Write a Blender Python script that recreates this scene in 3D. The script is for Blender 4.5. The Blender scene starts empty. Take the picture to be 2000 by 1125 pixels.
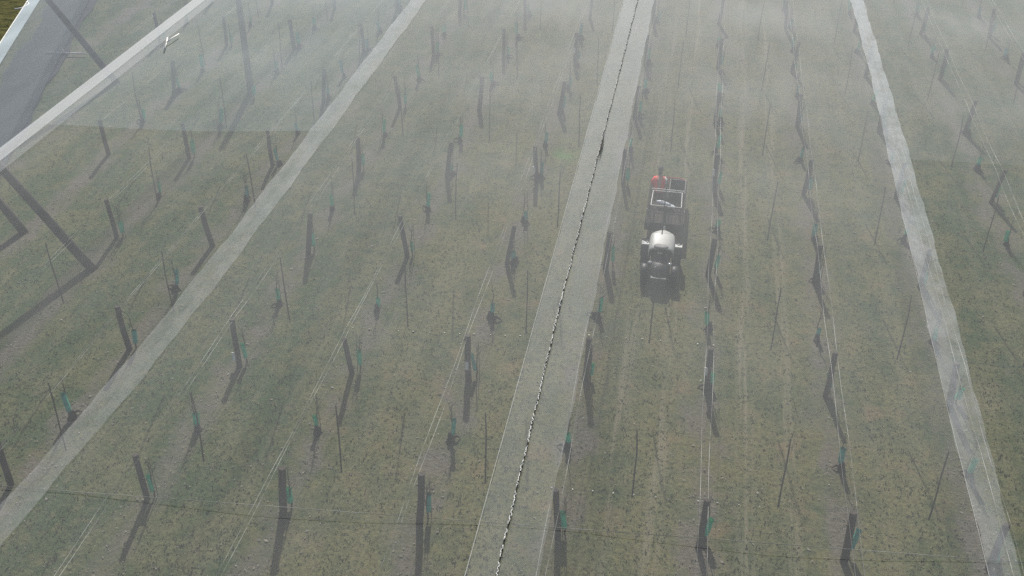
import bpy, bmesh, math, random
import numpy as np
from mathutils import Vector, Matrix
random.seed(11); rng = np.random.default_rng(7)
sc = bpy.context.scene
C = sc.collection
PI = math.pi

# ------------------------------------------------------------------ camera, sky, sun, exposure
CAM = Vector((13.761, -20.554, 21.950))
RT = Vector((0.985155, 0.171296, 0.011299)); UP = Vector((-0.102488, 0.534077, 0.839201)); FW = Vector((-0.137717, 0.827901, -0.543704))
cd = bpy.data.cameras.new('camera'); cam = bpy.data.objects.new('camera', cd); C.objects.link(cam)
cd.sensor_width = 36.0; cd.lens = 36.0*2142.64/2000.0; cd.clip_start = 0.1; cd.clip_end = 3000
M = Matrix((RT, UP, -FW)).transposed().to_4x4(); M.translation = CAM; cam.matrix_world = M
sc.camera = cam

SUN_AZ, SUN_EL = -10.0, 37.0          # degrees clockwise from +Y, and above the horizon
w = bpy.data.worlds.new('World'); sc.world = w; w.use_nodes = True
wn = w.node_tree; bg = wn.nodes['Background']
sky = wn.nodes.new('ShaderNodeTexSky'); sky.sky_type = 'NISHITA'; sky.sun_disc = False
sky.sun_elevation = math.radians(SUN_EL); sky.sun_rotation = math.radians(SUN_AZ % 360)
sky.air_density = 1.0; sky.dust_density = 3.0
wn.links.new(sky.outputs[0], bg.inputs[0]); bg.inputs[1].default_value = 0.075
sl = bpy.data.lights.new('sun', 'SUN'); sun = bpy.data.objects.new('sun', sl); C.objects.link(sun)
sl.energy = 4.8; sl.angle = math.radians(0.9); sl.color = (1.0, 0.97, 0.92)
az, el = math.radians(SUN_AZ), math.radians(SUN_EL)
to_sun = Vector((math.sin(az)*math.cos(el), math.cos(az)*math.cos(el), math.sin(el)))
sun.rotation_euler = (-to_sun).to_track_quat('-Z', 'Y').to_euler(); sun.location = (0, 60, 60)
vs = sc.view_settings; vs.view_transform = 'Standard'; vs.look = 'None'; vs.gamma = 1.0; vs.exposure = 0.14
vs.use_curve_mapping = False
sc.render.engine = 'CYCLES'
sc.cycles.transparent_max_bounces = 16; sc.cycles.max_bounces = 5; sc.cycles.diffuse_bounces = 2; sc.cycles.glossy_bounces = 2
sc.cycles.use_denoising = False; sc.cycles.use_adaptive_sampling = False; sc.cycles.sample_clamp_indirect = 3.0

# ------------------------------------------------------------------ the orchard grid
A, B, SK = 3.8336, 7.0, 0.2777        # row spacing, post spacing along a row, stagger per row
POST_H, NET_Z = 1.70, 5.0
def grid(i, j): return Vector((i*A, j*B + i*SK, 0))
def px(p):                             # pixel of a point in the 2000 x 1125 photograph (only used to number what is in view)
    d = Vector(p) - CAM; z = d.dot(FW)
    return 1000 + 2142.64*d.dot(RT)/z, 562.5 - 2142.64*d.dot(UP)/z
def inview(p, m=0):
    x, y = px(p); return -m <= x <= 2000+m and -m <= y <= 1125+m
ORD = ['', 'first', 'second', 'third', 'fourth', 'fifth', 'sixth', 'seventh', 'eighth', 'ninth', 'tenth', 'eleventh', 'twelfth', 'thirteenth',
       'fourteenth', 'fifteenth', 'sixteenth', 'seventeenth', 'eighteenth', 'nineteenth', 'twentieth']
def rowname(i):
    n, s = (4-i, 'left') if i <= 3 else (i-3, 'right')
    return '%s row %s of the tractor' % (ORD[n], s)
def alleyname(i):                      # the alley between row i and row i+1; the tractor drives in alley 3
    if i == 3: return "tractor's own alley"
    n, s = (3-i, 'left') if i < 3 else (i-3, 'right')
    return '%s alley %s of the tractor' % (ORD[n], s)

# ------------------------------------------------------------------ material helpers
class NT:
    def __init__(self, name):
        self.m = bpy.data.materials.new(name); self.m.use_nodes = True
        self.t = self.m.node_tree; self.t.nodes.clear(); self.out = self.n('ShaderNodeOutputMaterial')
    def n(self, t, **k):
        o = self.t.nodes.new(t)
        for a, v in k.items(): setattr(o, a, v)
        return o
    def set(self, sock, v):
        if isinstance(v, bpy.types.NodeSocket): self.t.links.new(v, sock)
        elif isinstance(v, tuple) and len(v) == 3 and sock.type == 'RGBA': sock.default_value = (*v, 1)
        else: sock.default_value = v
    def math(self, op, a, b=0.0, clamp=False):
        o = self.n('ShaderNodeMath', operation=op, use_clamp=clamp); self.set(o.inputs[0], a); self.set(o.inputs[1], b); return o.outputs[0]
    def noise(self, vec, scale, detail=4, rough=.55):
        o = self.n('ShaderNodeTexNoise'); self.set(o.inputs['Vector'], vec); o.inputs['Scale'].default_value = scale
        o.inputs['Detail'].default_value = detail; o.inputs['Roughness'].default_value = rough; return o.outputs['Fac']
    def ramp(self, v, lo, hi, a=0.0, b=1.0):
        o = self.n('ShaderNodeMapRange', interpolation_type='SMOOTHSTEP'); self.set(o.inputs[0], v)
        for k, x in enumerate((lo, hi, a, b)): o.inputs[k+1].default_value = x
        return o.outputs[0]
    def mix(self, f, a, b):
        o = self.n('ShaderNodeMix', data_type='RGBA'); self.set(o.inputs[0], f); self.set(o.inputs[6], a); self.set(o.inputs[7], b); return o.outputs[2]
    def mapping(self, vec, scale):
        o = self.n('ShaderNodeMapping'); self.set(o.inputs[0], vec); o.inputs['Scale'].default_value = scale; return o.outputs[0]
    def pos(self): return self.n('ShaderNodeNewGeometry').outputs['Position']
    def obj(self): return self.n('ShaderNodeTexCoord').outputs['Object']
    def bsdf(self, col, rough=.8, metal=0.0, bump=None, dist=.02, strength=.6, spec=.3):
        p = self.n('ShaderNodeBsdfPrincipled'); self.set(p.inputs['Base Color'], col); self.set(p.inputs['Roughness'], rough)
        p.inputs['Metallic'].default_value = metal; p.inputs['Specular IOR Level'].default_value = spec
        if bump is not None:
            b = self.n('ShaderNodeBump'); self.set(b.inputs['Height'], bump); b.inputs['Distance'].default_value = dist; b.inputs['Strength'].default_value = strength
            self.t.links.new(b.outputs[0], p.inputs['Normal'])
        self.t.links.new(p.outputs[0], self.out.inputs[0]); return self.m

def plain(name, col, rough=.7, metal=0.0, vary=.25, scale=6.0, bump=.3):
    t = NT(name); o = t.obj(); n = t.noise(o, scale, 5)
    c2 = tuple(x*(1-vary) for x in col); c3 = tuple(min(1, x*(1+vary)) for x in col)
    return t.bsdf(t.mix(t.ramp(n, .3, .7), c2, c3), rough, metal, t.noise(o, scale*6, 3), .01, bump)

def ground_mat():
    t = NT('orchard_ground'); p = t.pos(); s = t.n('ShaderNodeSeparateXYZ'); t.set(s.inputs[0], p); x, y = s.outputs[0], s.outputs[1]
    # distance to the nearest row line
    u = t.math('DIVIDE', x, A); r = t.math('ROUND', u); d = t.math('MULTIPLY', t.math('ABSOLUTE', t.math('SUBTRACT', u, r)), A)
    n_big = t.noise(p, .35, 3); n_mid = t.noise(p, 1.3, 4); n_fine = t.noise(p, 9, 5, .65); n_vf = t.noise(p, 30, 4, .7)
    grain = t.noise(t.mapping(p, (1.0, 2.6, 1.0)), 5.5, 5, .62)
    green = t.mix(t.ramp(n_fine, .30, .70), (.025, .044, .017), (.060, .094, .038))
    olive = t.mix(t.ramp(n_fine, .30, .70), (.078, .077, .031), (.166, .158, .074))
    # the middle of the block is drier and yellower than its sides
    dry = t.math('MULTIPLY', t.ramp(x, 1.0, 7.0), t.ramp(x, 26.0, 20.0))
    f = t.math('ADD', t.math('MULTIPLY', dry, .46), t.math('ADD', t.ramp(n_mid, .36, .66, 0, .45), t.ramp(t.noise(t.mapping(p, (1.2, .6, 1)), .5, 4, .6), .36, .64, -.28, .42)), True)
    grass = t.mix(f, green, olive)
    grass = t.mix(t.ramp(n_big, .52, .72, 0, .22), grass, t.mix(t.ramp(n_vf, .35, .65), (0.130, 0.111, 0.078), (0.240, 0.215, 0.156)))
    warm = t.noise(p, .8, 4); grass = t.mix(t.math('MULTIPLY', t.ramp(warm, .56, .72, 0, .5), dry), grass, (.20, .135, .075))
    lp_ = t.n('ShaderNodeVectorMath', operation='DISTANCE'); t.set(lp_.inputs[0], p); lp_.inputs[1].default_value = (8.7, 24.2, 0)
    lime = t.math('MULTIPLY', t.ramp(t.math('ADD', lp_.outputs['Value'], t.math('MULTIPLY', n_mid, 1.6)), 1.75, .85), .5); grass = t.mix(lime, grass, (.11, .24, .045))
    mot = t.noise(p, 2.6, 4, .6); hue = t.noise(t.mapping(p, (1, 1, 1)), 1.9, 3)
    grass = t.mix(t.ramp(mot, .52, .70, 0, .50), grass, t.mix(t.ramp(hue, .42, .60), (.105, .090, .068), (.140, .130, .055)))
    grass = t.mix(t.ramp(mot, .46, .32, 0, .45), grass, (.045, .066, .034))
    flk = t.noise(t.mapping(p, (.75, 1.5, 1)), 13, 3, .6); flk2 = t.noise(t.mapping(p, (.6, 1.5, 1)), 8, 3, .6)
    grass = t.mix(t.ramp(flk, .62, .74, 0, .55), grass, (.26, .25, .20)); grass = t.mix(t.ramp(flk2, .39, .28, 0, .40), grass, (.026, .030, .018))
    # worn wheel lines in the alleys
    au = t.math('SUBTRACT', t.math('FRACT', u), .5); ad = t.math('ABSOLUTE', t.math('SUBTRACT', t.math('ABSOLUTE', t.math('MULTIPLY', au, A)), .66))
    streak = t.noise(t.mapping(p, (5.0, .16, 1.0)), 1.0, 3)
    trk = t.math('MULTIPLY', t.ramp(t.math('ADD', ad, t.math('MULTIPLY', n_mid, .25)), .52, .10), t.ramp(streak, .40, .66))
    alley = t.math('MULTIPLY', t.ramp(x, 11.0, 12.2), t.ramp(x, 20.0, 18.6))
    trk = t.math('MULTIPLY', trk, t.math('ADD', t.math('MULTIPLY', alley, .60), .18))
    grass = t.mix(trk, grass, t.mix(t.ramp(n_vf, .35, .65), (0.169, 0.150, 0.098), (0.273, 0.240, 0.163)))
    # bare sprayed strip along the rows: grey brown soil with pale crumbs
    soilc = t.mix(t.ramp(grain, .33, .68), (.078, .068, .055), (.168, .148, .124))
    soilc = t.mix(t.ramp(n_vf, .57, .70), soilc, (.34, .32, .28)); soilc = t.mix(t.ramp(t.noise(p, 7, 4, .6), .40, .28, 0, .6), soilc, (.04, .036, .032))
    patch = t.noise(t.mapping(p, (1.0, .55, 1.0)), .95, 4)
    edge = t.math('ADD', d, t.math('MULTIPLY', t.math('SUBTRACT', patch, .5), 3.0))
    inside = t.ramp(t.math('ADD', x, t.math('MULTIPLY', y, .3416)), -13.5, -10.5)
    soil = t.math('MULTIPLY', t.ramp(edge, .70, .0), t.math('MULTIPLY', inside, t.ramp(t.noise(p, .55, 3), .36, .60, .28, .80)))
    col = t.mix(soil, grass, soilc)
    # rough unmown meadow outside the net
    out = t.ramp(t.math('ADD', x, t.math('MULTIPLY', y, .3416)), -11.0, -13.2)
    mead = t.mix(t.ramp(t.noise(t.mapping(p, (.8, 2.2, 1)), 1.6, 6, .65), .34, .66), (.030, .037, .010), (.112, .104, .030))
    col = t.mix(out, col, mead)
    h = t.math('ADD', t.math('MULTIPLY', n_fine, .7), t.math('MULTIPLY', n_vf, .5))
    return t.bsdf(col, .95, 0, h, .06, .8, .1)

def net_mat(name, k, col=(.73, .76, .77), streak=.07, mott=0.0):
    """Knitted monofilament net: of the light crossing it, the threads catch a share that grows with the slant, 1-exp(-k/cos^1.9)."""
    t = NT(name); p = t.pos()
    lw = t.n('ShaderNodeLayerWeight'); lw.inputs['Blend'].default_value = .5
    c = t.math('MAXIMUM', t.math('SUBTRACT', 1.0, lw.outputs['Facing']), .10)
    a = t.noise(t.mapping(p, (1.7, .25, 1)), 1.0, 5); b = t.noise(p, .22, 3)
    v = t.math('ADD', t.ramp(a, .3, .7, 1-streak, 1+streak), t.ramp(b, .3, .7, -.03, .03))
    if mott: v = t.math('ADD', v, t.ramp(t.noise(t.mapping(p, (1.6, .8, 1)), 1.1, 5, .65), .3, .7, -mott, mott))
    cov = t.math('SUBTRACT', 1.0, t.math('EXPONENT', t.math('DIVIDE', t.math('MULTIPLY', v, -k), t.math('POWER', c, 1.9))))
    df = t.n('ShaderNodeBsdfDiffuse'); t.set(df.inputs[0], col); tl = t.n('ShaderNodeBsdfTranslucent'); t.set(tl.inputs[0], col)
    th = t.n('ShaderNodeMixShader'); th.inputs[0].default_value = .36; t.t.links.new(df.outputs[0], th.inputs[1]); t.t.links.new(tl.outputs[0], th.inputs[2])
    tr = t.n('ShaderNodeBsdfTransparent'); mx = t.n('ShaderNodeMixShader'); t.t.links.new(cov, mx.inputs[0])
    t.t.links.new(tr.outputs[0], mx.inputs[1]); t.t.links.new(th.outputs[0], mx.inputs[2]); t.t.links.new(mx.outputs[0], t.out.inputs[0])
    return t.m

def wood_mat(name, c1, c2):
    t = NT(name); o = t.obj(); g = t.noise(t.mapping(o, (14, 14, 1.2)), 1.5, 5); b = t.noise(o, 3, 3)
    col = t.mix(t.ramp(g, .3, .7), c1, c2); col = t.mix(t.ramp(b, .45, .75, 0, .5), col, tuple(x*.55 for x in c1))
    col = t.mix(t.ramp(t.n('ShaderNodeObjectInfo').outputs['Random'], 0, 1, 0, .45), col, (.085, .066, .048))
    return t.bsdf(col, .9, 0, g, .02, .8, .15)
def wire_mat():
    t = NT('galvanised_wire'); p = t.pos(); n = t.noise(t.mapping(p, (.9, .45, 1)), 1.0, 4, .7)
    return t.bsdf(t.mix(t.ramp(n, .44, .62), (.12, .12, .11), (.62, .63, .58)), .6)  # bright patches paint broken glints along the wire into its colour
def island_mat(name, c1, c2, rough=.9, c3=None):
    t = NT(name); r = t.n('ShaderNodeNewGeometry').outputs['Random Per Island']
    col = t.mix(r, c1, c2)
    if c3: col = t.mix(t.ramp(r, .8, .9), col, c3)
    return t.bsdf(col, rough, 0, None, spec=.15)

MAT = dict(
    ground=ground_mat(),
    asphalt=plain('track_gravel', (.018, .021, .028), .95, 0, .35, 3.0, .8),
    post=wood_mat('weathered_post', (.050, .044, .038), (.105, .095, .085)),
    pole=wood_mat('treated_pole', (.046, .046, .044), (.095, .094, .088)),
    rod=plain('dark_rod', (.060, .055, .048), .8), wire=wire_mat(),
    thinwire=plain('dull_wire', (.20, .20, .19), .5, .5), cable=plain('white_cable', (.22, .23, .21), .6, 0, .6, .5),
    guard=plain('green_guard', (.008, .58, .34), .45, 0, .3, 5.0, .15), guard2=plain('faded_guard', (.07, .44, .37), .5, 0, .3, 5.0, .15),
    bark=plain('vine_bark', (.060, .044, .034), .95, 0, .4, 20, .8), cane=plain('bamboo', (.16, .125, .075), .7),
    stump=plain('old_stump', (.050, .040, .034), .95, 0, .5, 9, .9), tag=plain('white_tag', (.75, .74, .72), .5, 0, .08),
    white=plain('white_panel', (.44, .44, .41), .45, 0, .06, 4, .08), dirtywhite=plain('grey_white_paint', (.40, .40, .39), .5, 0, .2, 5, .1),
    dark=plain('dark_paint', (.022, .022, .025), .5, 0, .3, 6, .2), rubber=plain('tyre_rubber', (.024, .024, .025), .9, 0, .3, 12, .5),
    steel=plain('worn_steel', (.12, .12, .12), .5, .6, .3), red=plain('red_paint', (.50, .035, .05), .5, 0, .2), grey=plain('grey_vent', (.27, .26, .25), .7),
    board=wood_mat('dark_board', (.016, .016, .017), (.036, .035, .036)), crate=plain('black_crate', (.026, .028, .034), .6, 0, .3),
    sack=plain('white_sack', (.78, .79, .82), .6, 0, .06, 4, .3), lamp=plain('lamp_glass', (.85, .85, .83), .15, .3, .05),
    skin=plain('skin', (.40, .24, .17), .6, 0, .1), vest=plain('red_vest', (.85, .050, .040), .7, 0, .12, 9, .3), stripe=plain('pale_stripe', (.80, .72, .45), .4, 0, .1),
    hair=plain('dark_hair', (.018, .014, .012), .8), trouser=plain('dark_trousers', (.035, .037, .045), .9), sleeve=plain('pale_sleeve', (.50, .48, .46), .8),
    boot=plain('boot', (.03, .025, .02), .7), gapblack=plain('black_seam_gap', (.012, .012, .012), .8, 0, .1), ropewhite=plain('white_cord', (.86, .85, .80), .7, 0, .1),  # the flat black here is painted shade for the seam gap and slit
    hem=net_mat('net_hem_band', .15, (.68, .78, .84), .08),
    netA=net_mat('net_left_near', .052), netAf=net_mat('net_left_far', .073, (.72, .78, .81)), netB=net_mat('net_centre_left', .075), netC=net_mat('net_centre_right', .073),
    netD=net_mat('net_right_near', .048), netDf=net_mat('net_right_far', .062), netO=net_mat('net_outer', .040, (.70, .76, .82)), strip=net_mat('net_overlap', .066, mott=.30),
    strip2=net_mat('net_overlap_wide', .062, mott=.12), strip3=net_mat('net_overlap_curved', .085, (.76, .80, .82), mott=.40), stripE=net_mat('net_edge_band', .17, (.78, .80, .81), .06), stripE2=net_mat('net_edge_under', .045),
    skirt=net_mat('net_skirt', .022, (.70, .76, .82)), thread=plain('net_border_thread', (.50, .51, .49), .7, 0, .1),
    grass=island_mat('grass_blades', (.042, .060, .025), (.120, .130, .060), .9, (.22, .20, .11)),
    litter=island_mat('leaf_litter', (.09, .078, .062), (.27, .25, .205), .9),
)

# ------------------------------------------------------------------ mesh helpers
def link(name, me, mat=None, parent=None, smooth=False):
    o = bpy.data.objects.new(name, me); C.objects.link(o)
    if mat is not None and not me.materials: me.materials.append(MAT[mat] if isinstance(mat, str) else mat)
    if parent is not None: o.parent = parent
    if smooth:
        for f in me.polygons: f.use_smooth = True
    return o
def tag(o, label=None, cat=None, group=None, kind=None):
    if label: o['label'] = label
    if cat: o['category'] = cat
    if group: o['group'] = group
    if kind: o['kind'] = kind
    return o
def empty(name, loc, label, cat, group=None, rz=0.0):
    o = bpy.data.objects.new(name, None); C.objects.link(o); o.location = loc; o.rotation_euler = (0, 0, rz); o.empty_display_size = .2
    return tag(o, label, cat, group)
class MB:
    def __init__(self): self.v = []; self.f = []
    def quadgrid(self, rows, close=False):
        b = len(self.v); n = len(rows[0])
        for r in rows: self.v += [tuple(p) for p in r]
        for k in range(len(rows)-1):
            for q in range(n if close else n-1):
                q2 = (q+1) % n; self.f.append((b+k*n+q, b+k*n+q2, b+(k+1)*n+q2, b+(k+1)*n+q))
        return b
    def tube(self, pts, rad, n=8, cap=True, flat=1.0):
        pts = [Vector(p) for p in pts]; rad = rad if isinstance(rad, (list, tuple)) else [rad]*len(pts); rows = []
        for k, p in enumerate(pts):
            d = (pts[min(k+1, len(pts)-1)] - pts[max(k-1, 0)]).normalized()
            ref = Vector((0, 0, 1)) if abs(d.z) < .9 else Vector((1, 0, 0))
            s = d.cross(ref).normalized(); t = s.cross(d)
            rows.append([p + rad[k]*(s*math.cos(2*PI*q/n) + t*flat*math.sin(2*PI*q/n)) for q in range(n)])
        b = self.quadgrid(rows, True)
        if cap:
            self.f.append(tuple(b+q for q in range(n))[::-1]); e = b+(len(rows)-1)*n; self.f.append(tuple(e+q for q in range(n)))
        return self
    def box(self, lo, hi, mtx=None):
        b = len(self.v); (x0, y0, z0), (x1, y1, z1) = lo, hi
        P = [(x0, y0, z0), (x1, y0, z0), (x1, y1, z0), (x0, y1, z0), (x0, y0, z1), (x1, y0, z1), (x1, y1, z1), (x0, y1, z1)]
        if mtx: P = [tuple(mtx @ Vector(p)) for p in P]
        self.v += P
        for f in ((3, 2, 1, 0), (4, 5, 6, 7), (0, 1, 5, 4), (1, 2, 6, 5), (2, 3, 7, 6), (3, 0, 4, 7)): self.f.append(tuple(b+q for q in f))
        return self
    def ball(self, c, r, n=10, m=6):
        c = Vector(c); r = Vector(r) if not isinstance(r, (int, float)) else Vector((r, r, r)); rows = []
        for k in range(m+1):
            a = -PI/2 + PI*k/m; ca = max(math.cos(a), .01)
            rows.append([c + Vector((r.x*ca*math.cos(2*PI*q/n), r.y*ca*math.sin(2*PI*q/n), r.z*math.sin(a))) for q in range(n)])
        b = self.quadgrid(rows, True); self.f.append(tuple(b+q for q in range(n))[::-1]); e = b+m*n; self.f.append(tuple(e+q for q in range(n)))
        return self
    def lathe(self, prof, c, axis='x', n=24):
        c = Vector(c); rows = []
        for (h, r) in prof:
            rows.append([c + (Vector((h, r*math.cos(2*PI*q/n), r*math.sin(2*PI*q/n))) if axis == 'x' else Vector((r*math.cos(2*PI*q/n), r*math.sin(2*PI*q/n), h))) for q in range(n)])
        b = self.quadgrid(rows, True); self.f.append(tuple(b+q for q in range(n))[::-1]); e = b+(len(rows)-1)*n; self.f.append(tuple(e+q for q in range(n)))
        return self
    def mesh(self, name):
        me = bpy.data.meshes.new(name); me.from_pydata(self.v, [], self.f); me.update()
        bm = bmesh.new(); bm.from_mesh(me); bmesh.ops.recalc_face_normals(bm, faces=bm.faces); bm.to_mesh(me); bm.free(); return me
    def build(self, name, mat, parent=None, smooth=False, bevel=0.0):
        o = link(name, self.mesh(name), mat, parent, smooth)
        if bevel:
            m = o.modifiers.new('bevel', 'BEVEL'); m.width = bevel; m.segments = 2; m.limit_method = 'ANGLE'
        return o

# ------------------------------------------------------------------ ground and track
def zg(x, y): return .035*math.sin(x*.9+.7*math.sin(y*.23)) * math.sin(y*.31+1.3)
g = MB(); xs = [-320, -140, -60] + [x for x in range(-34, 49)] + [70, 150, 340]; ys = [-250, -100, -40] + [y for y in range(-16, 71)] + [110, 250, 620]
g.quadgrid([[(x, y, 0 if not (-34 < x < 48 and -16 < y < 70) else zg(x, y)) for x in xs] for y in ys])
tag(g.build('ground', 'ground', smooth=True), 'mown grass orchard floor with bare soil strips along the vine rows', 'ground', kind='structure')
TD = Vector((-.305, .952, 0)); TN = Vector((.952, .305, 0)); T0 = Vector((-21.1, 32.2, 0))
t = MB(); rows = []
for k in range(-60, 81):
    wv = .18*math.sin(k*.7)+.1*math.sin(k*1.9); c = T0 + TD*k
    rows.append([(c + TN*q + Vector((0, 0, .055+.02*math.cos(q)))) for q in (-1.25+wv, -.6, 0, .6, 1.25-wv*.6)])
t.quadgrid(rows)
tag(t.build('track', 'asphalt', smooth=True), 'dark grey track running along the outer edge of the net', 'track', kind='structure')

# ------------------------------------------------------------------ posts with wires
OFF = {(-1,0):(-.25,.22,0,0),(0,0):(-.03,.13,.02,-.08),(1,0):(.07,.07,-.05,-.2),(2,0):(.08,.06,-.06,-.2),(3,0):(.06,.04,-.05,-.14),(-2,1):(-.1,.26,0,0),
 (-1,1):(.04,-.04,-.13,.16),(0,1):(.17,-.5,-.18,.39),(1,1):(.11,-.48,-.16,.47),(2,1):(.09,-.38,-.07,.18),(-2,2):(.01,.05,-.09,.12),(-1,2):(.08,-.07,-.3,.27),
 (0,2):(.07,-.2,-.16,.36),(1,2):(.04,-.05,-.21,.46),(2,2):(.05,-.04,-.15,.33),(-3,3):(.06,.09,-.07,-.09),(-2,3):(-.14,.26,.08,-.11),(-1,3):(-.03,-.12,.08,-.09),
 (0,3):(-.05,0,-.05,.25),(1,3):(.06,-.15,.1,-.3),(2,3):(.09,-.01,-.07,-.2),(-3,4):(-.06,.24,.08,-.3),(-1,4):(-.1,.24,.1,-.2),(1,4):(.04,.1,.1,-.3),(2,4):(.11,.17,-.02,-.3),
 (6,1):(.05,.06,-.1,.2),(7,3):(.11,.31,-.2,-.3),(7,4):(.13,.2,-.03,.3)}
ROWS = range(-5, 11); COLS = range(-1, 9)
def inside_net(p, m=0.3): return p.x + .3416*(p.y-19.88) > -15.19 + 3.4 + m
def post_mesh(k):
    b = MB(); r0 = .084 + .006*k; n = 12; rows = []
    for q, z in enumerate((-.15, .0, .35, .8, 1.25, 1.60, 1.685, 1.70)):
        rr = r0*(1.06-.05*z) * (1.0 if z < 1.69 else .86); rows.append([(rr*(1+.06*math.sin(3*a_+k+z*2))*math.cos(a_)+.012*math.sin(z*3+k), rr*(1+.06*math.cos(2*a_+k))*math.sin(a_), z) for a_ in [2*PI*s/n for s in range(n)]])
    b.quadgrid(rows, True); e = (len(rows)-1)*n; b.f.append(tuple(e+q for q in range(n))); return b.mesh('timber_post')
PM = [post_mesh(k) for k in range(4)]
for m in PM:
    m.materials.append(MAT['post'])
    for f in m.polygons: f.use_smooth = len(f.vertices) == 4
SPECIAL = {(-3, 2), (-2, 4)}
tagmesh = MB().box((-.055, -.012, 0), (.055, .012, .30)).mesh('tag'); tagmesh.materials.append(MAT['tag'])
TAGS = {(2, 1): (-.02, -.125, .48), (4, 1): (-.085, -.125, .72), (4, 3): (-.08, -.12, .75), (0, 1): (-.09, -.11, .25), (2, 3): (-.06, -.12, .45), (2, 5): (-.05, -.12, .6), (-4, 3): (0, -.12, .6)}
posts = {}
for i in ROWS:
    vis = 0
    for j in COLS:
        p = grid(i, j)
        if (i, j) in OFF: p += Vector((OFF[i, j][0], OFF[i, j][1], 0))
        else: p += Vector((random.uniform(-.06, .06), random.uniform(-.12, .12), 0))
        if not inside_net(p) or (i, j) in SPECIAL: continue
        top = p + Vector((0, 0, POST_H)); iv = inview(p+Vector((0, 0, .4))) or inview(top)
        if not iv and (not inview(p, 120) or px(p)[1] < 0): continue
        o = link('timber_post', PM[(i*3+j) % 4]); o.location = (p.x, p.y, zg(p.x, p.y))
        lx, ly = OFF[i, j][2:] if (i, j) in OFF else (random.uniform(-.12, .10), random.uniform(-.18, .22))
        o.rotation_euler = (-math.atan2(ly*.75, POST_H), math.atan2(lx*.75, POST_H), random.uniform(0, 6) if (i, j) not in TAGS else 0)
        posts[i, j] = o
        if iv:
            vis += 1; lab = 'grey timber post, %s from the bottom in the %s' % (ORD[vis], rowname(i))
        else:
            qx, qy = px(p); side = 'below' if qy > 1125 else 'above' if qy < 0 else 'left of' if qx < 0 else 'right of'
            lab = 'timber post %s the photo, post line %s, %s' % (side, ORD[max(1, j+1)], rowname(i))
        tag(o, lab, 'post', 'timber vine posts in rows' if iv else 'vine posts outside the picture')
        if (i, j) in TAGS:
            c = link('tag', tagmesh, None, o); c.location = TAGS[i, j]; c['label'] = 'white plastic tag fixed to the post'
# two wires stapled along each row, one on either side of the post tops
for i in range(-4, 10):
    for s, side in ((-1, 'left'), (1, 'right')):
        pts = []; y0 = max(-9.0, 19.88 + (-15.19+3.6 - i*A)/.3416*1.0 if False else -9.0)
        for q in range(0, 150):
            y = -9 + q*.5
            if i*A + .3416*(y-19.88) < -15.19+3.4: pass
            if y > 63 or (i*A < -5 and y < (-11.8 - i*A)/-.3416*-1+19.88 and False): continue
            if i < -1 and i*A + .3416*(y-19.88) < -11.6: continue
            ph = ((y - i*SK) / B) % 1.0; sag = .10*(4*ph*(1-ph))
            pts.append((i*A + s*(.065 if i < 3 else .12) + .02*math.sin(y*.8+i*2+s), y, POST_H - .06 - sag*(.6+.4*math.sin(i*3+s)) + (.02 if s > 0 else 0)))
        if len(pts) < 4: continue
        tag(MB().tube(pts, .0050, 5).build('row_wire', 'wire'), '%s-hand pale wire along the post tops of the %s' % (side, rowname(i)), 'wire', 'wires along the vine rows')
# wires across the alleys from post top to post top, and a thin pole standing on each in mid alley
rodm = []
for k in range(3):
    b = MB(); b.tube([(0, 0, 0), (.015*(k-1), .01, .8), (.03*(k-1), 0, 1.6), (.02, .02*(k-1), 2.35)], [.024, .022, .021, .018], 6); m_ = b.mesh('stringing_pole'); m_.materials.append(MAT['rod']); rodm.append(m_)
for j in range(-1, 8):
    pts = [tuple(grid(i*.5, j) + Vector((0, 0, POST_H+.06 - (.05 if i % 2 else 0)))) for i in range(-8, 20) if inside_net(grid(i*.5, j), .2)]
    if j == -1: continue
    tag(MB().tube(pts, .004, 4).build('cross_wire', 'thinwire'), 'thin wire across the alleys at the %s line of posts from the bottom' % ORD[j+1], 'wire', 'wires across the alleys')
for i in range(-4, 10):
    vis = 0
    for j in range(0, 8):
        p = grid(i+.5, j) + Vector((random.uniform(-.06, .06), random.uniform(-.1, .1), POST_H+.012))
        if not inside_net(p, 1.5): continue
        iv = inview(p) or inview(p+Vector((0, 0, 2)))
        if not iv: continue
        o = link('stringing_pole', rodm[(i+j) % 3]); o.location = p; o.rotation_euler = (random.uniform(-.03, .03), random.uniform(-.03, .03), random.uniform(0, 6))
        vis += 1; tag(o, 'thin dark pole, %s from the bottom in the %s' % (ORD[vis], alleyname(i)), 'pole', 'thin poles standing on the cross wires')

# ------------------------------------------------------------------ tall net poles
def tall_pole(base, top, r, name, label, capped=True):
    base, top = Vector(base), Vector(top); L = (top-base).length
    o = empty(name, base, label, 'pole'); d = top-base
    pts = [d*(k/6)-(d.normalized()*.25 if k == 0 else Vector((0, 0, 0))) for k in range(7)]
    MB().tube(pts, [r*(1.08-.22*k/6) for k in range(7)], 14).build('shaft', 'pole', o, True)
    MB().tube([d*.985, d*1.012], r*.98, 14).build('cap', 'dirtywhite', o, True)
    MB().tube([d*.96, d*.966], r*1.0, 14).build('cable_band', 'steel', o, True)
    return o
tall_pole((-7.85, 28.29, 0), (-7.88, 28.25, 4.86), .165, 'net_pole', 'tall upright timber pole holding the net near the top left')
tall_pole((-7.5, 11.2, 0), (-10.05, 10.6, 4.80), .17, 'net_pole', 'long leaning timber pole at the left edge of the photo')
tall_pole((-15.0, 28.1, 0), (-16.9, 26.6, 4.80), .17, 'net_pole', 'leaning timber pole seen dimly through the outer net at top left')
s = empty('anchor_post', (-11.45, 13.25, 0), 'short stout leaning anchor post at the left edge below the net corner', 'post')
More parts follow.
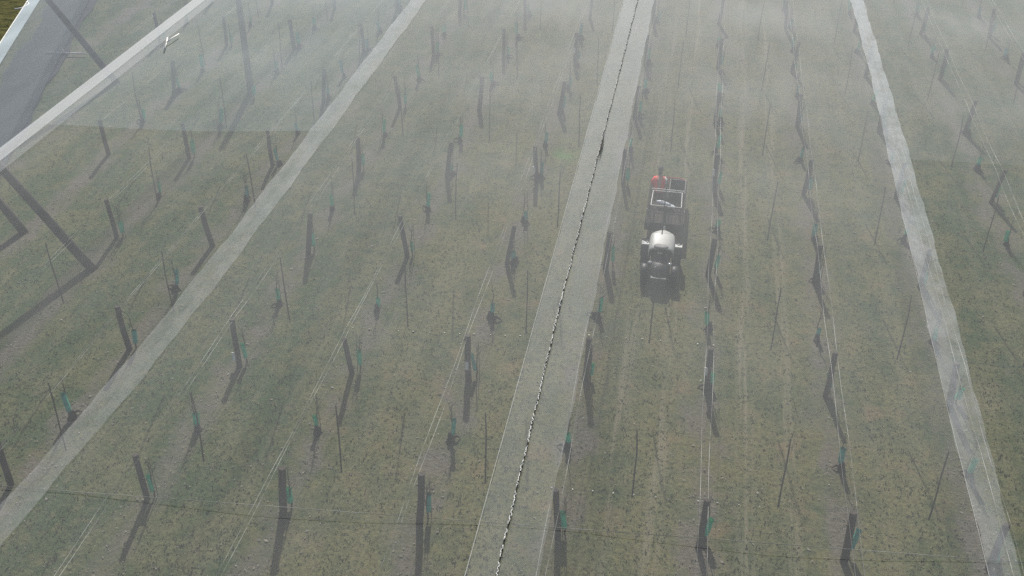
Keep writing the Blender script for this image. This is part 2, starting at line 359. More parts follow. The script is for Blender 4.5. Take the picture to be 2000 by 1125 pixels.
MB().tube([(.05, .02, -.2), (-.35, -.05, .7), (-.85, -.15, 1.75)], [.18, .17, .155], 12).build('shaft', 'pole', s, True)
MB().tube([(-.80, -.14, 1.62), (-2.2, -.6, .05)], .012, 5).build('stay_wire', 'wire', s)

# ------------------------------------------------------------------ young vines in green guards
def guard_mesh(k):
    b = MB(); h0, h1 = .26, .86; rows = []
    for z, r in ((h0, .084), (h0+.2, .088), (h0+.4, .082), (h1, .090)):
        rows.append([(r*math.copysign(abs(math.cos(a_))**.6, math.cos(a_))*(1.0+.1*math.sin(k+z*9)), r*.85*math.copysign(abs(math.sin(a_))**.6, math.sin(a_)), z) for a_ in [2*PI*q/12 for q in range(12)]])
    b.quadgrid(rows, True); b.quadgrid([[(x*.93, y*.93, z) for x, y, z in r] for r in rows[::-1]], True)
    return b.mesh('guard')
GM = [guard_mesh(k) for k in range(3)]
for k, m in enumerate(GM): m.materials.append(MAT['guard'] if k < 2 else MAT['guard2'])
def stem_mesh(k):
    r = random.Random(k); b = MB(); x = y = 0; pts = []
    for q in range(7): pts.append((x, y, -.05+q*.22)); x += r.uniform(-.03, .03); y += r.uniform(-.03, .03)
    b.tube(pts, [.028, .024, .02, .018, .015, .012, .008], 6)
    for q in (3, 4, 4, 5, 5, 6): b.tube([pts[q], (pts[q][0]+r.uniform(-.25, .25), pts[q][1]+r.uniform(-.2, .2), pts[q][2]+.28)], [.010, .004], 4)
    return b.mesh('stem')
SM = [stem_mesh(k) for k in range(5)]
for m in SM: m.materials.append(MAT['bark'])
def stump_mesh(k):
    r = random.Random(k+50); b = MB(); n = 12; ph = [r.uniform(.75, 1.3) for _ in range(n)]; rows = []
    for z, q in ((-.04, 1.75), (.05, 1.35), (.14, 1.02), (.26, .92), (.33, .80), (.345, .35)):
        rows.append([((q*.125*(1+(ph[s_]-1)*min(1, q-.2)))*math.cos(2*PI*s_/n), q*.115*ph[(s_*5) % n]**.5*math.sin(2*PI*s_/n), z+.02*math.sin(s_+k)) for s_ in range(n)])
    b.quadgrid(rows, True); e = 5*n; b.f.append(tuple(e+q for q in range(n))); b.tube([(0, .05, .1), (.25*(1 if k % 2 else -1), .12, .16), (.42*(1 if k % 2 else -1), .14, .02)], [.07, .05, .02], 6)
    return b.mesh('stump')
UM = [stump_mesh(k) for k in range(4)]
for m in UM:
    m.materials.append(MAT['stump'])
    for f in m.polygons: f.use_smooth = True
cane = MB().tube([(.09, .05, -.05), (.08, .04, .7), (.06, .03, 1.45)], [.013, .012, .010], 6).mesh('stake'); cane.materials.append(MAT['cane'])
for i in range(-4, 10):
    vis = 0
    for q in range(-1, 17):
        j = q/2.0; p = grid(i, j)
        if q % 2 == 0: p += Vector((OFF.get((i, q//2), (0, 0))[0]+random.uniform(.15, .22), OFF.get((i, q//2), (0, 0))[1]+random.uniform(.10, .30), 0))
        else: p += Vector((random.uniform(-.10, .22), random.uniform(-.35, .25), 0))
        if not inside_net(p, 1.2): continue
        iv = inview(p+Vector((0, 0, .5)), 0)
        if not iv: continue
        if random.random() < .09: continue
        k = (i*7+q*3) % 15
        vis += 1
        o = empty('young_vine', (p.x, p.y, zg(p.x, p.y)), 'young vine in green guard, %s from the bottom, %s' % (ORD[vis], rowname(i)), 'vine', 'young vines in green guards', random.uniform(0, 6.28))
        link('stem', SM[k % 5], None, o)
        gd = link('guard', GM[0 if k % 3 == 0 else (1 if k % 3 == 1 else 2)], None, o); gd.rotation_euler = (random.uniform(-.16, .16), random.uniform(-.16, .16), random.uniform(0, 3)); sc_ = random.uniform(.65, 1.1); gd.scale = (sc_, sc_, random.uniform(.55, 1.1))
        if random.random() < .55: link('stake', cane, None, o)
        if q % 2 == 1 or random.random() < .45:
            st = link('stump', UM[k % 4], None, o); f = random.uniform(.6, 1.0); st.scale = (f, f, random.uniform(.55, 1.0)); st.location = (random.uniform(-.05, .05), -.05, 0); st.rotation_euler = (0, 0, random.uniform(0, 6))

# ------------------------------------------------------------------ tractor
TX, TY = 13.47, 15.25
tr = empty('tractor', (TX, TY, 0), 'low dark orchard tractor with a white rounded cover, facing the camera', 'tractor')
def wheel(x, y, r, wd, parent, name='wheel', lugs=18):
    s = 1 if x > 0 else -1
    rim = MB(); rim.lathe([(-wd*.30, r*.30), (-wd*.30, r*.58), (-wd*.36, r*.63), (wd*.36, r*.63), (wd*.30, r*.58), (wd*.12, r*.30), (wd*.30, r*.12)], (0, 0, 0), 'x', 20)
    o = rim.build(name, 'dirtywhite' if lugs else 'steel', parent, False); o.location = (x, y, r)
    ty = MB(); ty.lathe([(-wd*.36, r*.62), (-wd*.5, r*.78), (-wd*.46, r*.92), (-wd*.25, r*.97), (wd*.25, r*.97), (wd*.46, r*.92), (wd*.5, r*.78), (wd*.36, r*.62)], (0, 0, 0), 'x', 28)
    for k in range(lugs):
        for side in (-1, 1):
            a_ = 2*PI*(k+.5*(side > 0))/lugs; m = Matrix.Rotation(a_, 4, 'X') @ Matrix.Translation((side*wd*.23, 0, r*.975)) @ Matrix.Rotation(side*.6, 4, 'Z')
            ty.box((-wd*.25, -.025, -.03), (wd*.25, .025, .028), m)
    ty.build('tyre', 'rubber', o)
    MB().lathe([(0, r*.14), (s*wd*.42, r*.12), (s*wd*.44, r*.05)], (0, 0, 0), 'x', 12).build('hub', 'steel', o)
    return o
for sx in (-1, 1):
    wheel(sx*.58, .25, .52, .34, tr); wheel(sx*.55, -1.02, .34, .24, tr, lugs=14)
    f = MB(); rows = []
    for k in range(9):
        a_ = math.radians(20+k*16); rr = .60
        rows.append([(sx*(.58+q), .25-rr*math.cos(a_), .52+rr*math.sin(a_)*.80) for q in (-.19, -.1, .1, .19)])
    f.quadgrid(rows); fo = f.build('fender', 'dark', tr, True); m = fo.modifiers.new('solid', 'SOLIDIFY'); m.thickness = .02
    MB().box((sx*.60-.16, -.02, .965), (sx*.60+.16, .24, 1.03)).build('fender_glint', 'white' if sx > 0 else 'dirtywhite', tr, False, .012)  # pale bar paints the light caught on the fender top
    MB().ball((sx*.36, -.92, .80), (.085, .05, .055)).build('headlight', 'lamp', tr, True)
# chassis and bonnet
b = MB(); rows = []
for y, w_, z0, z1 in ((-1.42, .22, .33, .66), (-1.36, .30, .31, .76), (-1.0, .34, .31, .84), (-.4, .36, .31, .88), (.15, .36, .31, .86)):
    rows.append([(-w_, y, z0), (-w_, y, z1-.10), (-w_*.78, y, z1-.02), (0, y, z1+.02), (w_*.78, y, z1-.02), (w_, y, z1-.10), (w_, y, z0)])
b.quadgrid(rows); n = 7; b.f.append(tuple(range(7))); b.f.append(tuple(range(4*n, 5*n)))
bo = b.build('bonnet', 'dark', tr, True)
for z in (.42, .48, .54, .60): MB().box((-.14, -1.435, z), (.14, -1.41, z+.025)).build('grille_bar', 'steel', bo)
MB().box((-.30, -1.66, .30), (.30, -1.44, .58)).build('front_weight', 'dark', tr, False, .03)
for sx in (-1, 1):
    fm = MB(); fm.quadgrid([[(sx*.55+q, -1.02-.40*math.cos(math.radians(a_)), .34+.40*math.sin(math.radians(a_))) for q in (-.13, 0, .13)] for a_ in range(30, 160, 16)]); fo = fm.build('front_mudguard', 'dark', tr, True); md = fo.modifiers.new('solid', 'SOLIDIFY'); md.thickness = .015
MB().ball((-.15, -1.20, .78), (.035, .035, .03)).build('fuel_cap', 'dirtywhite', bo, True)
MB().box((-.30, -1.0, .22), (.30, .75, .40)).build('chassis', 'dark', tr, False, .02)
MB().tube([(-.6, -1.02, .34), (.6, -1.02, .34)], .05, 8).build('front_axle', 'steel', tr)
MB().tube([(-.62, .25, .52), (.62, .25, .52)], .09, 10).build('rear_axle', 'steel', tr)
MB().box((-.34, -.45, .40), (.34, .2, .46)).build('footplate', 'dark', tr, False, .01)
# white moulded cover over the rear half: arched shell, higher at the back, open at the front
c = MB(); rows = []
for y, w_, zt, ze in ((-.50, .46, 1.15, .94), (-.46, .475, 1.19, 1.0), (-.1, .485, 1.25, 1.06), (.25, .485, 1.28, 1.10), (.50, .475, 1.28, 1.09), (.60, .44, 1.27, 1.08), (.82, .16, 1.24, 1.04), (.86, .10, 1.18, 1.0)):
    rows.append([(-w_, y, ze-.26), (-w_*1.0, y, ze), (-w_*.93, y, zt-.035), (-w_*.5, y, zt), (0, y, zt+.012), (w_*.5, y, zt), (w_*.93, y, zt-.035), (w_, y, ze), (w_, y, ze-.26)])
c.quadgrid(rows); co = c.build('cover', 'white', tr, True); m = co.modifiers.new('solid', 'SOLIDIFY'); m.thickness = .025
m = co.modifiers.new('sub', 'SUBSURF'); m.levels = 1; m.render_levels = 1; co['label'] = 'white rounded moulded cover'
MB().lathe([(0, .22), (.05, .235), (.085, .21), (.095, .12)], (0, 0, 0), 'z', 24).build('vent', 'grey', co, True).location = (-.02, -.36, 1.17)
bpy.data.objects[co.children[0].name].scale = (1.15, .72, .7)
MB().box((-.13, -.60, 1.0), (.05, -.585, 1.075)).build('plate', 'white', co)
MB().lathe([(0, .055), (.10, .05), (.14, .03), (.17, .045), (.22, .02)], (.02, .97, 1.10), 'z', 12).build('beacon', 'white', co, True)
MB().tube([(-.02, -.45, .80), (-.02, -.52, .98), (-.02, -.58, 1.04)], .02, 6).build('steering_column', 'steel', tr)
MB().tube([(-.02+.17*math.cos(k*PI/8), -.60+.10*math.sin(k*PI/8)*1.3, 1.0+.09*math.sin(k*PI/8)) for k in range(17)], .013, 6).build('steering_wheel', 'rubber', tr)
MB().tube([(.22, -.85, .80), (.22, -.85, 1.15), (.22, -.90, 1.20)], .024, 8).build('exhaust', 'steel', tr)
MB().tube([(0, .7, .40), (0, 1.35, .42)], .045, 6).build('hitch', 'steel', tr)
MB().tube([(-.78, -.02, .98), (-.98, .03, 1.16)], .012, 5).build('mirror_arm', 'steel', tr)

# ------------------------------------------------------------------ trailer and its load
LX, LY = 13.46, 19.15
tl = empty('trailer', (LX, LY, 0), 'dark flat trailer with white tube frame and red rear rail behind the tractor', 'trailer')
ZB = .60
for k in range(10):
    x = -.70+k*.14; MB().box((x+.006, -1.85, ZB-.035+.004*(k % 3)), (x+.134, 1.78, ZB+.004*(k % 3))).build('floor_board', 'board', tl)
for sx in (-1, 1):
    MB().box((sx*.74-.025, -1.86, ZB-.10), (sx*.74+.025, 1.80, ZB+.30)).build('side_board', 'board', tl, False, .008)
    wheel(sx*.60, .10, .30, .20, tl, lugs=0)
    MB().tube([(sx*.735, -1.12, ZB+.20), (sx*.735, -1.10, 1.02)], .022, 6).build('stub_post', 'dirtywhite', tl)
MB().box((-.74, -1.91, ZB-.10), (.74, -1.865, ZB+.25)).build('front_board', 'board', tl, False, .008)
MB().box((-.08, -1.85, ZB-.2), (.08, 1.7, ZB-.05)).build('beam', 'dark', tl)
MB().tube([(-.62, .10, .30), (.62, .10, .30)], .04, 8).build('axle', 'steel', tl)
MB().tube([(0, -1.85, .48), (0, -2.75, .44)], .05, 6).build('drawbar', 'steel', tl)
fr = MB(); Z1 = 1.18
MB().tube([(-.60, -1.10, Z1), (-.02, -1.10, Z1)], .021, 6).build('frame_tube', 'white', tl); MB().tube([(.04, -1.10, Z1-.01), (.60, -1.09, Z1-.01)], .021, 6).build('frame_tube', 'white', tl)
for sx in (-1, 1):
    MB().tube([(sx*.60, -1.10, Z1), (sx*.58, .12, Z1+.02)], .021, 6).build('frame_tube', 'white', tl)
    for y in (-1.10, .12): MB().tube([(sx*.60, y, ZB), (sx*.595, y, Z1)], .02, 6).build('frame_post', 'steel', tl)
MB().tube([(-.58, .12, Z1+.02), (.58, .12, Z1+.02)], .021, 6).build('frame_tube', 'white', tl)
MB().tube([(-.62, .34, Z1), (.64, .30, Z1)], .021, 6).build('frame_tube', 'white', tl)
for sx in (-1, 1): MB().tube([(sx*.62, .32, ZB), (sx*.63, .32, Z1)], .02, 6).build('frame_post', 'steel', tl)
MB().tube([(0, -1.10, ZB), (0, -1.10, Z1+.05)], .035, 6).build('centre_post', 'dark', tl)
MB().tube([(-.66, 1.72, .98), (-.3, 1.78, 1.0), (.45, 1.78, 1.0), (.68, 1.66, .98)], .028, 8).build('rear_rail', 'red', tl)
for x in (-.64, 0, .66): MB().tube([(x, 1.73, ZB), (x, 1.74, .98)], .022, 6).build('rail_post', 'red', tl)
MB().box((-.66, .86, ZB+.004), (-.06, 1.16, ZB+.17)).build('bench', 'board', tl, False, .01)
# things carried on the trailer
cr = empty('crate', (LX+.37, LY+1.02, ZB+.013), 'large open black crate at the right rear of the trailer', 'crate')
MB().box((-.31, -.58, 0), (.31, .58, .03)).build('crate_floor', 'crate', cr)
for sx in (-1, 1):
    MB().box((sx*.31-.015, -.595, 0), (sx*.31+.015, .595, .42)).build('crate_side', 'crate', cr); MB().box((-.294, sx*.58-.015, 0), (.294, sx*.58+.015, .42)).build('crate_end', 'crate', cr)
sk_ = MB(); rows = []
for k in range(9):
    x = -.30+k*.075; e = math.sin(PI*min(1, max(0, (k+.6)/9.2)))**.5; rows.append([(x, (.13*e+.01)*math.cos(a_)*(1+.15*math.sin(k*2+a_*3))-.14*x, .09+(.085*e+.008)*math.sin(a_)*(1+.12*math.cos(k*3+a_*2))) for a_ in [2*PI*q/12 for q in range(12)]])
sk_.quadgrid(rows, True); sk_.f.append(tuple(range(12))); sk_.f.append(tuple(range(96, 108)))
so = sk_.build('sack', 'sack', None, True); so.location = (LX-.12, LY-.10, ZB+.10); so.scale = (1.0, .8, .9); so.rotation_euler = (0, 0, -.25); tag(so, 'crumpled white sack lying inside the trailer frame', 'sack')
so2 = link('sack', so.data); so2.location = (LX+.22, LY-.22, ZB+.06); so2.rotation_euler = (0, 0, 2.6); so2.scale = (.55, .7, .8); tag(so2, 'small white sack beside the dark post in the trailer frame', 'sack')
lp = empty('loppers', (LX+.38, LY-.12, ZB+.05), 'pale handled loppers lying on the right of the trailer floor', 'tool', None, .5)
MB().tube([(-.22, 0, 0), (.0, .03, .01), (.25, .10, .02)], .016, 6).build('handle', 'cane', lp); MB().tube([(-.22, .12, 0), (0, .05, .01), (.25, -.02, .02)], .016, 6).build('handle', 'cane', lp)
MB().box((.24, .0, 0), (.40, .07, .02)).build('blade', 'steel', lp)

# ------------------------------------------------------------------ person seated on the bench, facing away
pe = MB(); pp = Vector((LX-.38, LY+1.0, 0)); H = ZB+.18
body = MB()
body.tube([(0, 0, H+.02), (0, .0, H+.14), (0, -.01, H+.30), (0, .01, H+.46), (0, .02, H+.53)], [.155, .150, .165, .175, .10], 14, True, .68)
body.tube([(0, .02, H+.50), (0, .03, H+.62)], [.062, .055], 10)
body.ball((0, .045, H+.73), (.078, .098, .118), 14, 10); body.ball((0, .145, H+.715), (.014, .02, .022), 8, 6)
for sx in (-1, 1):
    body.ball((sx*.08, .04, H+.72), (.012, .022, .033), 8, 6)
    body.tube([(sx*.16, .01, H+.46), (sx*.235, .05, H+.33), (sx*.25, .14, H+.17)], [.058, .050, .042], 10)
    body.tube([(sx*.25, .14, H+.17), (sx*.21, .27, H+.155), (sx*.17, .38, H+.15)], [.042, .038, .028], 10)
    body.tube([(sx*.17, .37, H+.15), (sx*.16, .46, H+.14)], [.030, .036], 10, True, .55)
    for q in range(4): body.tube([(sx*(.135+q*.018), .45, H+.14), (sx*(.132+q*.019), .50+.008*(q in (1, 2)), H+.13), (sx*(.132+q*.018), .525+.01*(q in (1, 2)), H+.105)], [.0095, .009, .008], 6)
    body.tube([(sx*.135, .40, H+.14), (sx*.11, .44, H+.125), (sx*.105, .465, H+.115)], [.012, .010, .009], 6)
    body.tube([(sx*.09, .0, H+.04), (sx*.115, .24, H+.10), (sx*.12, .42, H+.09)], [.090, .080, .062], 12)
    body.tube([(sx*.12, .42, H+.09), (sx*.12, .47, H-.06), (sx*.12, .47, H-.15)], [.060, .052, .045], 12)
po = body.build('person', 'skin', None, True); po.location = pp
m = po.modifiers.new('remesh', 'REMESH'); m.mode = 'VOXEL'; m.voxel_size = .009; m.use_smooth_shade = True
tag(po, 'person in a red vest seated at the rear left of the trailer, facing away', 'person')
v = MB(); rows = []
for z, r_, yo in ((H+.0, .180, 0), (H+.14, .178, 0), (H+.30, .190, -.01), (H+.42, .205, .005), (H+.49, .170, .015), (H+.535, .09, .02)):
    rows.append([(r_*math.cos(a_), yo+r_*.72*math.sin(a_), z) for a_ in [2*PI*q/20 for q in range(20)]])
v.quadgrid(rows, True); vo = v.build('vest', 'vest', po, True)
for sx in (-1, 1): MB().box((sx*.115-.018, -.06, H+.478), (sx*.115+.018, .08, H+.512), Matrix.Rotation(0, 4, 'X')).build('shoulder_stripe', 'stripe', vo, False, .01)
for sx in (-1, 1):
    MB().tube([(sx*.15, .01, H+.47), (sx*.238, .05, H+.33), (sx*.25, .13, H+.20)], [.070, .062, .058], 10).build('sleeve', 'vest' if sx < 0 else 'sleeve', po, True)
    MB().tube([(sx*.09, -.02, H+.045), (sx*.115, .24, H+.105), (sx*.12, .43, H+.09), (sx*.12, .475, H-.02), (sx*.12, .47, H-.12)], [.105, .092, .078, .068, .064], 12).build('trouser_leg', 'trouser', po, True)
    MB().tube([(sx*.12, .44, H-.15), (sx*.12, .52, H-.155), (sx*.125, .62, H-.165)], [.05, .05, .035], 10).build('boot', 'boot', po, True)
hr = MB(); hr.ball((0, .025, H+.762), (.092, .104, .105), 14, 8); hr.ball((0, -.05, H+.69), (.075, .05, .09), 12, 6); hr.build('hair', 'hair', po, True)
for o_ in [po]+list(po.children)+[c2 for c1 in po.children for c2 in c1.children]:
    for v_ in o_.data.vertices:
        if v_.co.z > H+.12 and v_.co.y < .30: d_ = v_.co.z-(H+.12); v_.co.y += d_*.75; v_.co.z -= d_*.16
po.scale = (1.18, 1.12, 1.12); po.location.z -= .12*H-.01; po.location.y -= .12

# ------------------------------------------------------------------ small pale things at the top left
bp = empty('pipe', (-19.4, 31.1, .12), 'straight pale pipe lying across the dark track', 'pipe')
MB().tube([(-1.1, -.1, 0), (1.1, .1, .02)], .05, 8).build('tube', 'dirtywhite', bp, True); MB().ball((-.3, .25, .02), .07).build('cap', 'white', bp, True)

# ------------------------------------------------------------------ the net roof
def lerp_tab(tab):
    ys_ = [q[0] for q in tab]; xs_ = [q[1] for q in tab]
    return lambda y: float(np.interp(y, ys_, xs_))
OUTX = lambda y: -15.19 - .3416*(y-19.88)
S = [-9.45, .82, 11.0, 21.3, 31.8, 42.2]
def zn(x, y):
    u = (x - S[0])/10.42; fr_ = u - math.floor(u)
    if x < S[0]: return NET_Z - .10*math.sin(min(1, (S[0]-x)/6)*PI)
    ph = ((y+4.1 - x*.04) / 9.0) % 1.0
    return NET_Z - .12*math.sin(PI*fr_)**2*(.75+.25*math.cos(2*PI*ph)) + .004*math.sin(x*2.3+1.7*math.sin(y*.5)) - .006*math.sin(y*1.1+x*.6)*math.sin(PI*fr_)
def sheet(name, xl, xr, y0, y1, mat, label, nx=14, dy=.45, dz=0.0, cat='net', group=None):
    b = MB(); rows = []; n = int((y1-y0)/dy)+1 if not callable(y0) and not callable(y1) else 60
    for k in range(n+1):
        r = []
        for q in range(nx+1):
            f = k/n; u = q/nx
            ya = y0(u) if callable(y0) else y0; yb = y1(u) if callable(y1) else y1; y = ya+(yb-ya)*f
            x = xl(y)+(xr(y)-xl(y))*u; r.append((x, y, zn(x, y)+dz))
        rows.append(r)
    b.quadgrid(rows); return under(b.build(name, mat, None, True), label)
K = lambda v: (lambda y: v)
Y0, Y1 = -13.0, 66.0
leftx = lambda y: max(S[0], OUTX(y))
NET = empty('net_roof', (11.0, 0, 0), 'sheer white net stretched on poles and cables over the whole orchard', 'net'); NETI = Matrix.Translation((-11.0, 0, 0))
def under(o, label=None):
    o.parent = NET; o.matrix_parent_inverse = NETI
    for k in ('category', 'group'):
        if k in o.keys(): del o[k]
    if label: o['label'] = label
    return o
G_ = None
seamL = lambda u: 12.85+ .137*(u*10.2); seamR = lambda u: 16.0+.11*(u*10.4)
s1c = lerp_tab([(-13, .15), (-6, .45), (-3.5, .60), (-1, .74), (2, .84), (6, .89), (15, .88), (29, .82), (66, .80)])
sheet('net_panel', leftx, s1c, Y0, seamL, 'netA', 'sheer net panel over the lower left rows, nearest the camera', group=G_)
sheet('net_panel', leftx, s1c, lambda u: seamL(u), K(Y1), 'netAf', 'paler net panel over the upper left rows around the tall pole', group=G_) if False else None
sheet('net_panel', leftx, s1c, seamL, Y1, 'netAf', 'paler net panel over the upper left rows around the tall pole', group=G_)
sheet('net_panel', s1c, K(11.0), Y0, Y1, 'netB', 'net panel between the left pale strip and the laced seam', group=G_)
sheet('net_panel', K(11.0), K(21.3), Y0, Y1, 'netC', 'net panel over the tractor, right of the laced seam', group=G_)
sheet('net_panel', K(21.3), K(31.8), Y0, seamR, 'netD', 'sheer net panel at the lower right beyond the curved pale strip', group=G_)
sheet('net_panel', K(21.3), K(31.8), seamR, Y1, 'netDf', 'paler net panel at the upper right beyond the curved pale strip', group=G_)
sheet('net_panel', K(31.8), K(42.2), Y0, Y1, 'netDf', 'net panel past the right edge of the photo', group=G_)
sheet('net_panel', lambda y: OUTX(y), K(S[0]), 3.2, Y1, 'netO', 'bluish net panel outside the white band at the top left', nx=8, group=G_)
GS = None
WV = lambda y: .022*math.sin(y*1.17)+.016*math.sin(y*2.9+1)+.010*math.sin(y*6.1)
sheet('net_strip', lambda y: s1c(y)-.36+WV(y), lambda y: s1c(y)+.36+WV(y+40), Y0, Y1, 'strip', 'pale overlap strip slanting down the left side of the net', 2, dz=.06, group=GS)
sheet('net_strip', lambda y: 10.38+WV(y+9)*.7, lambda y: 11.83+WV(y+71), Y0, Y1, 'strip2', 'wide pale overlap strip with the laced seam down its middle', 4, dz=.06, group=GS)
s3l = lerp_tab([(-13, 20.75), (-2.6, 20.84), (1.8, 20.84), (7.5, 20.92), (14.2, 20.98), (24, 21.13), (66, 21.15)])
s3r = lerp_tab([(-13, 21.4), (-3.3, 21.5), (.2, 21.56), (3.7, 21.65), (7.6, 21.69), (17.8, 21.74), (33, 21.72), (66, 21.7)])
sheet('net_strip', lambda y: s3l(y)+WV(y+20), lambda y: s3r(y)+WV(y+33), Y0, Y1, 'strip3', 'pale gently curved overlap strip on the right side of the net', 3, dz=.06, group=GS)
sheet('net_strip', K(-9.58), K(-9.02), 3.2, Y1, 'stripE', 'bright white edge band crossing the top left corner', 2, dz=.07, group=GS)
sheet('net_strip', K(-9.02), K(-8.50), 3.2, Y1, 'stripE2', 'faint doubled strip just below the bright white edge band', 3, dz=.11, group=GS)
# border threads that show as bright lines along strip edges
def thread(fx, dz, r, label, y0=Y0, y1=Y1, mat='thread', name='border_thread'):
    n = int((y1-y0)/.7); pts = [(fx(y), y, zn(fx(y), y)+dz) for y in [y0+(y1-y0)*k/n for k in range(n+1)]]
    return under(MB().tube(pts, r, 4).build(name, mat))
thread(K(10.375), .065, .006, 'pale thread along the left border of the wide laced strip')
thread(s3l, .066, 0.004, 'pale thread along the left border of the curved strip')
# outer hem and hanging skirt at the oblique boundary
def hemrow(off0, off1, z0, z1, name, mat, label):
    b = MB(); rows = []
    for k in range(0, 91):
        y = -10+k*.85; x = OUTX(y); wv = .05*math.sin(k*1.3)
        rows.append([(x+off0+(off1-off0)*q/4*(1), y+(off0+(off1-off0)*q/4)*.34, z0+(z1-z0)*q/4+.02+wv*math.sin(PI*q/4)) for q in range(5)])
    b.quadgrid(rows); return under(b.build(name, mat, None, True), label)
hemrow(-.03, .50, NET_Z+.03, NET_Z+.03, 'net_hem', 'hem', 'whitish hem band along the outer edge of the net at the corner')
hemrow(-.02, -.55, NET_Z+.0, .12, 'net_skirt', 'skirt', 'hanging side net dropping from the outer hem to the ground')
pts = [(OUTX(y), y, NET_Z+.06) for y in [-10+k*.85 for k in range(91)]]
under(MB().tube(pts, .022, 6).build('edge_rope', 'ropewhite'), 'white rope along the outermost edge')
rg = MB(); c0 = Vector((OUTX(25.0)-.02, 24.6, NET_Z+.05)); rg.tube([c0+Vector((.30*math.sin(q*PI/8)-.05, .55*math.cos(q*PI/8)*.9, 0)) for q in range(9)], .03, 6)
under(rg.build('loop', 'ropewhite', None, True))
# laced seam: black ribbon stands in for the dark gap under a white cord
lx = lerp_tab([(-13, 11.05), (-5.3, 11.0), (4.5, 10.94), (14.6, 10.98), (31, 11.05), (66, 11.05)])
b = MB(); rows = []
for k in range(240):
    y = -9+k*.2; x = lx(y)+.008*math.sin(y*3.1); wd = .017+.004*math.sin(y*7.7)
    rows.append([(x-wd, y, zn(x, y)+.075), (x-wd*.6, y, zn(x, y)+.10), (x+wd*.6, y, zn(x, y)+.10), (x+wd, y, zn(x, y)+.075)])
b.quadgrid(rows); lc = under(b.build('lacing', 'gapblack', None, True), 'black seam laced with white cord down the middle of the wide strip')
pts = []
for k in range(int(48/.04)):
    y = -9+k*.04+random.uniform(-.017, .017); x = lx(y)+.008*math.sin(y*3.1)
    pts.append((x+.010*(1 if k % 4 < 2 else -1)+random.uniform(-.014, .014), y, zn(x, y)+.112+(.012 if k % 2 else 0)))
wc = MB(); k = 0
while k < len(pts)-20:
    n_ = random.randint(4, 16); wc.tube(pts[k:k+n_], random.uniform(.0085, .012), 4); k += n_+random.choice((0, 0, 1, 2, 3))
wc.build('white_cord', 'ropewhite', lc)
b = MB(); rows = []  # black sheet painted where the seam stands open and shows dark
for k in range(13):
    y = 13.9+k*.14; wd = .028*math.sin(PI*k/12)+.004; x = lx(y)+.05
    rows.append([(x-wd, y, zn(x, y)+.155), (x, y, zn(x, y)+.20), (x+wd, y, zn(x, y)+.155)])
b.quadgrid(rows); b.build('dark_slit_patch', 'gapblack', lc, True)['label'] = 'black patch for the dark open slit left of the tractor'
yp = MB(); yp.tube([(-8.05, 20.50, 5.05), (-8.28, 21.25, 5.10), (-8.45, 21.75, 5.15)], .028, 8); yp.tube([(-8.30, 21.30, 5.11), (-8.24, 21.75, 5.15), (-8.20, 22.35, 5.13)], .026, 8)
tag(yp.build('forked_stick', 'ropewhite', None, True), 'small forked white stick lying on the net beside the white band', 'stick')
# net cable across the foreground, and clips
pts = []
for k in range(80):
    x = -1.5+k*.5; y = -4.75+(x-.68)*.0812
    pts.append((x, y, NET_Z+.035))
tag(MB().tube(pts, .006, 5).build('net_cable', 'cable'), 'thin pale cable crossing the net near the bottom of the photo', 'cable')
clip = MB(); clip.box((-.03, -.02, 0), (.03, .02, .03)); clip.box((-.012, -.035, .01), (.012, .035, .045)); cm = clip.mesh('net_clip'); cm.materials.append(MAT['white'])
cn = 0
def clips(x0, x1, n, yf, row):
    for k in range(n):
        x = x0+(x1-x0)*k/(n-1)+random.uniform(-.03, .03); y = yf(x); o = under(link('clip', cm)); o.location = (x, y, zn(x, y)+.005); o.rotation_euler = (0, 0, random.uniform(0, 3)); f = random.uniform(.30, .55); o.scale = (f, f, f)
clips(11.75, 16.3, 11, lambda x: -2.63+(x-11.7)*.08, 'in the dotted line below the tractor')
clips(5.6, 10.1, 12, lambda x: 2.6+(x-5.6)*.085, 'in the dotted line left of the lacing')
clips(11.9, 15.2, 8, lambda x: 3.35+(x-11.9)*.08, 'in the dotted line just below the tractor shadow')

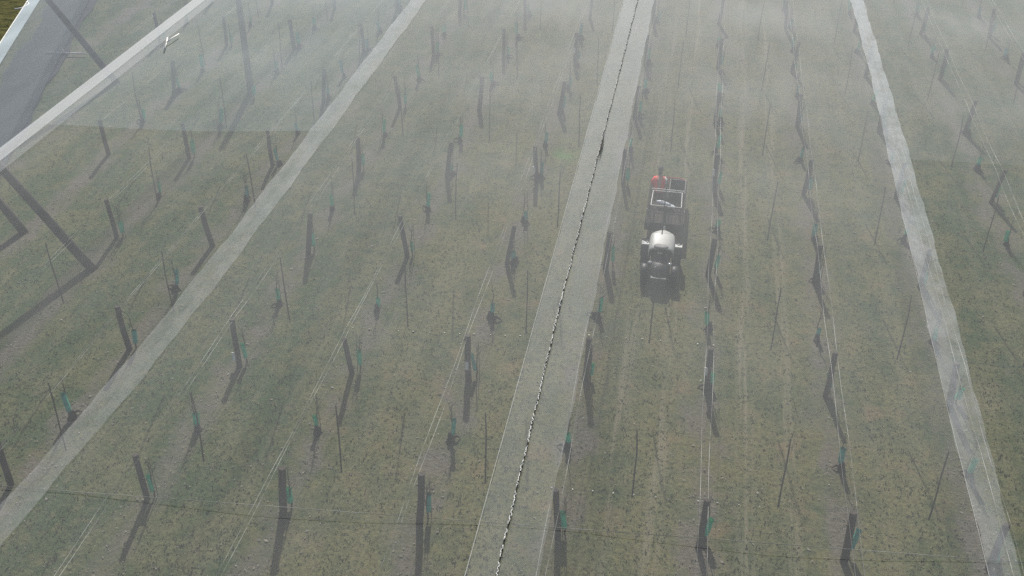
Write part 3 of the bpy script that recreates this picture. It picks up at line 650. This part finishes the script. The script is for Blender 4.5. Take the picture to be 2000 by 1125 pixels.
# ------------------------------------------------------------------ uncountable ground cover
def scatter(name, n, gen, mat, label, cat):
    V, F = gen(n); me = bpy.data.meshes.new(name); me.from_pydata(V, [], F); me.update(); me.materials.append(MAT[mat])
    o = bpy.data.objects.new(name, me); C.objects.link(o); tag(o, label, cat, kind='stuff')
def area(n):
    u = rng.random(n); y = -6 + 62*u**1.25; half0 = 14+.62*(y+6)
    x = 10.5 + (rng.random(n)*2-1)*half0 + .04*(y); return x, y
def gen_grass(n):
    x, y = area(n); d = np.abs(x/A-np.round(x/A))*A; keep = rng.random(n) < np.clip((d-.25)/.9, .12, 1); x, y = x[keep], y[keep]; n = len(x)
    V = np.zeros((n, 9, 3)); h = rng.uniform(.020, .055, n)*(1+.5*(rng.random(n) < .1))
    for b in range(3):
        a_ = rng.random(n)*2*PI; L = h*rng.uniform(.7, 1.2, n); wd = rng.uniform(.012, .028, n); ox, oy = rng.uniform(-.05, .05, n), rng.uniform(-.05, .05, n)
        ca, sa = np.cos(a_), np.sin(a_); z = np.array(.035*np.sin(x*.9+.7*np.sin(y*.23))*np.sin(y*.31+1.3))
        V[:, b*3] = np.stack([x+ox-sa*wd, y+oy+ca*wd, z-.01], -1); V[:, b*3+1] = np.stack([x+ox+sa*wd, y+oy-ca*wd, z-.01], -1)
        V[:, b*3+2] = np.stack([x+ox+ca*L*.9, y+oy+sa*L*.9, z+L], -1)
    return V.reshape(-1, 3).tolist(), np.arange(n*9).reshape(-1, 3).tolist()
def gen_litter(n):
    x, y = area(n); r = np.round(x/A)*A; near = rng.random(n) < .75; x = np.where(near, r+rng.normal(0, .48, n), x); V = np.zeros((n, 4, 3))
    a_ = rng.random(n)*2*PI; L = rng.uniform(.016, .042, n)*(1+.9*(rng.random(n) < .06)); z = .035*np.sin(x*.9+.7*np.sin(y*.23))*np.sin(y*.31+1.3)+.012
    for q, (u, v_) in enumerate(((-1, 0), (0, -.6), (1, 0), (0, .6))):
        ca, sa = np.cos(a_), np.sin(a_); V[:, q] = np.stack([x+L*(u*ca-v_*sa), y+L*(u*sa+v_*ca), z+rng.uniform(0, .03, n)], -1)
    return V.reshape(-1, 3).tolist(), np.arange(n*4).reshape(-1, 4).tolist()
scatter('grass_tufts', 80000, gen_grass, 'grass', 'short patchy grass tufts growing across the alleys', 'grass')
scatter('leaf_litter', 16000, gen_litter, 'litter', 'pale fallen leaves and prunings strewn along the bare row strips', 'leaves')
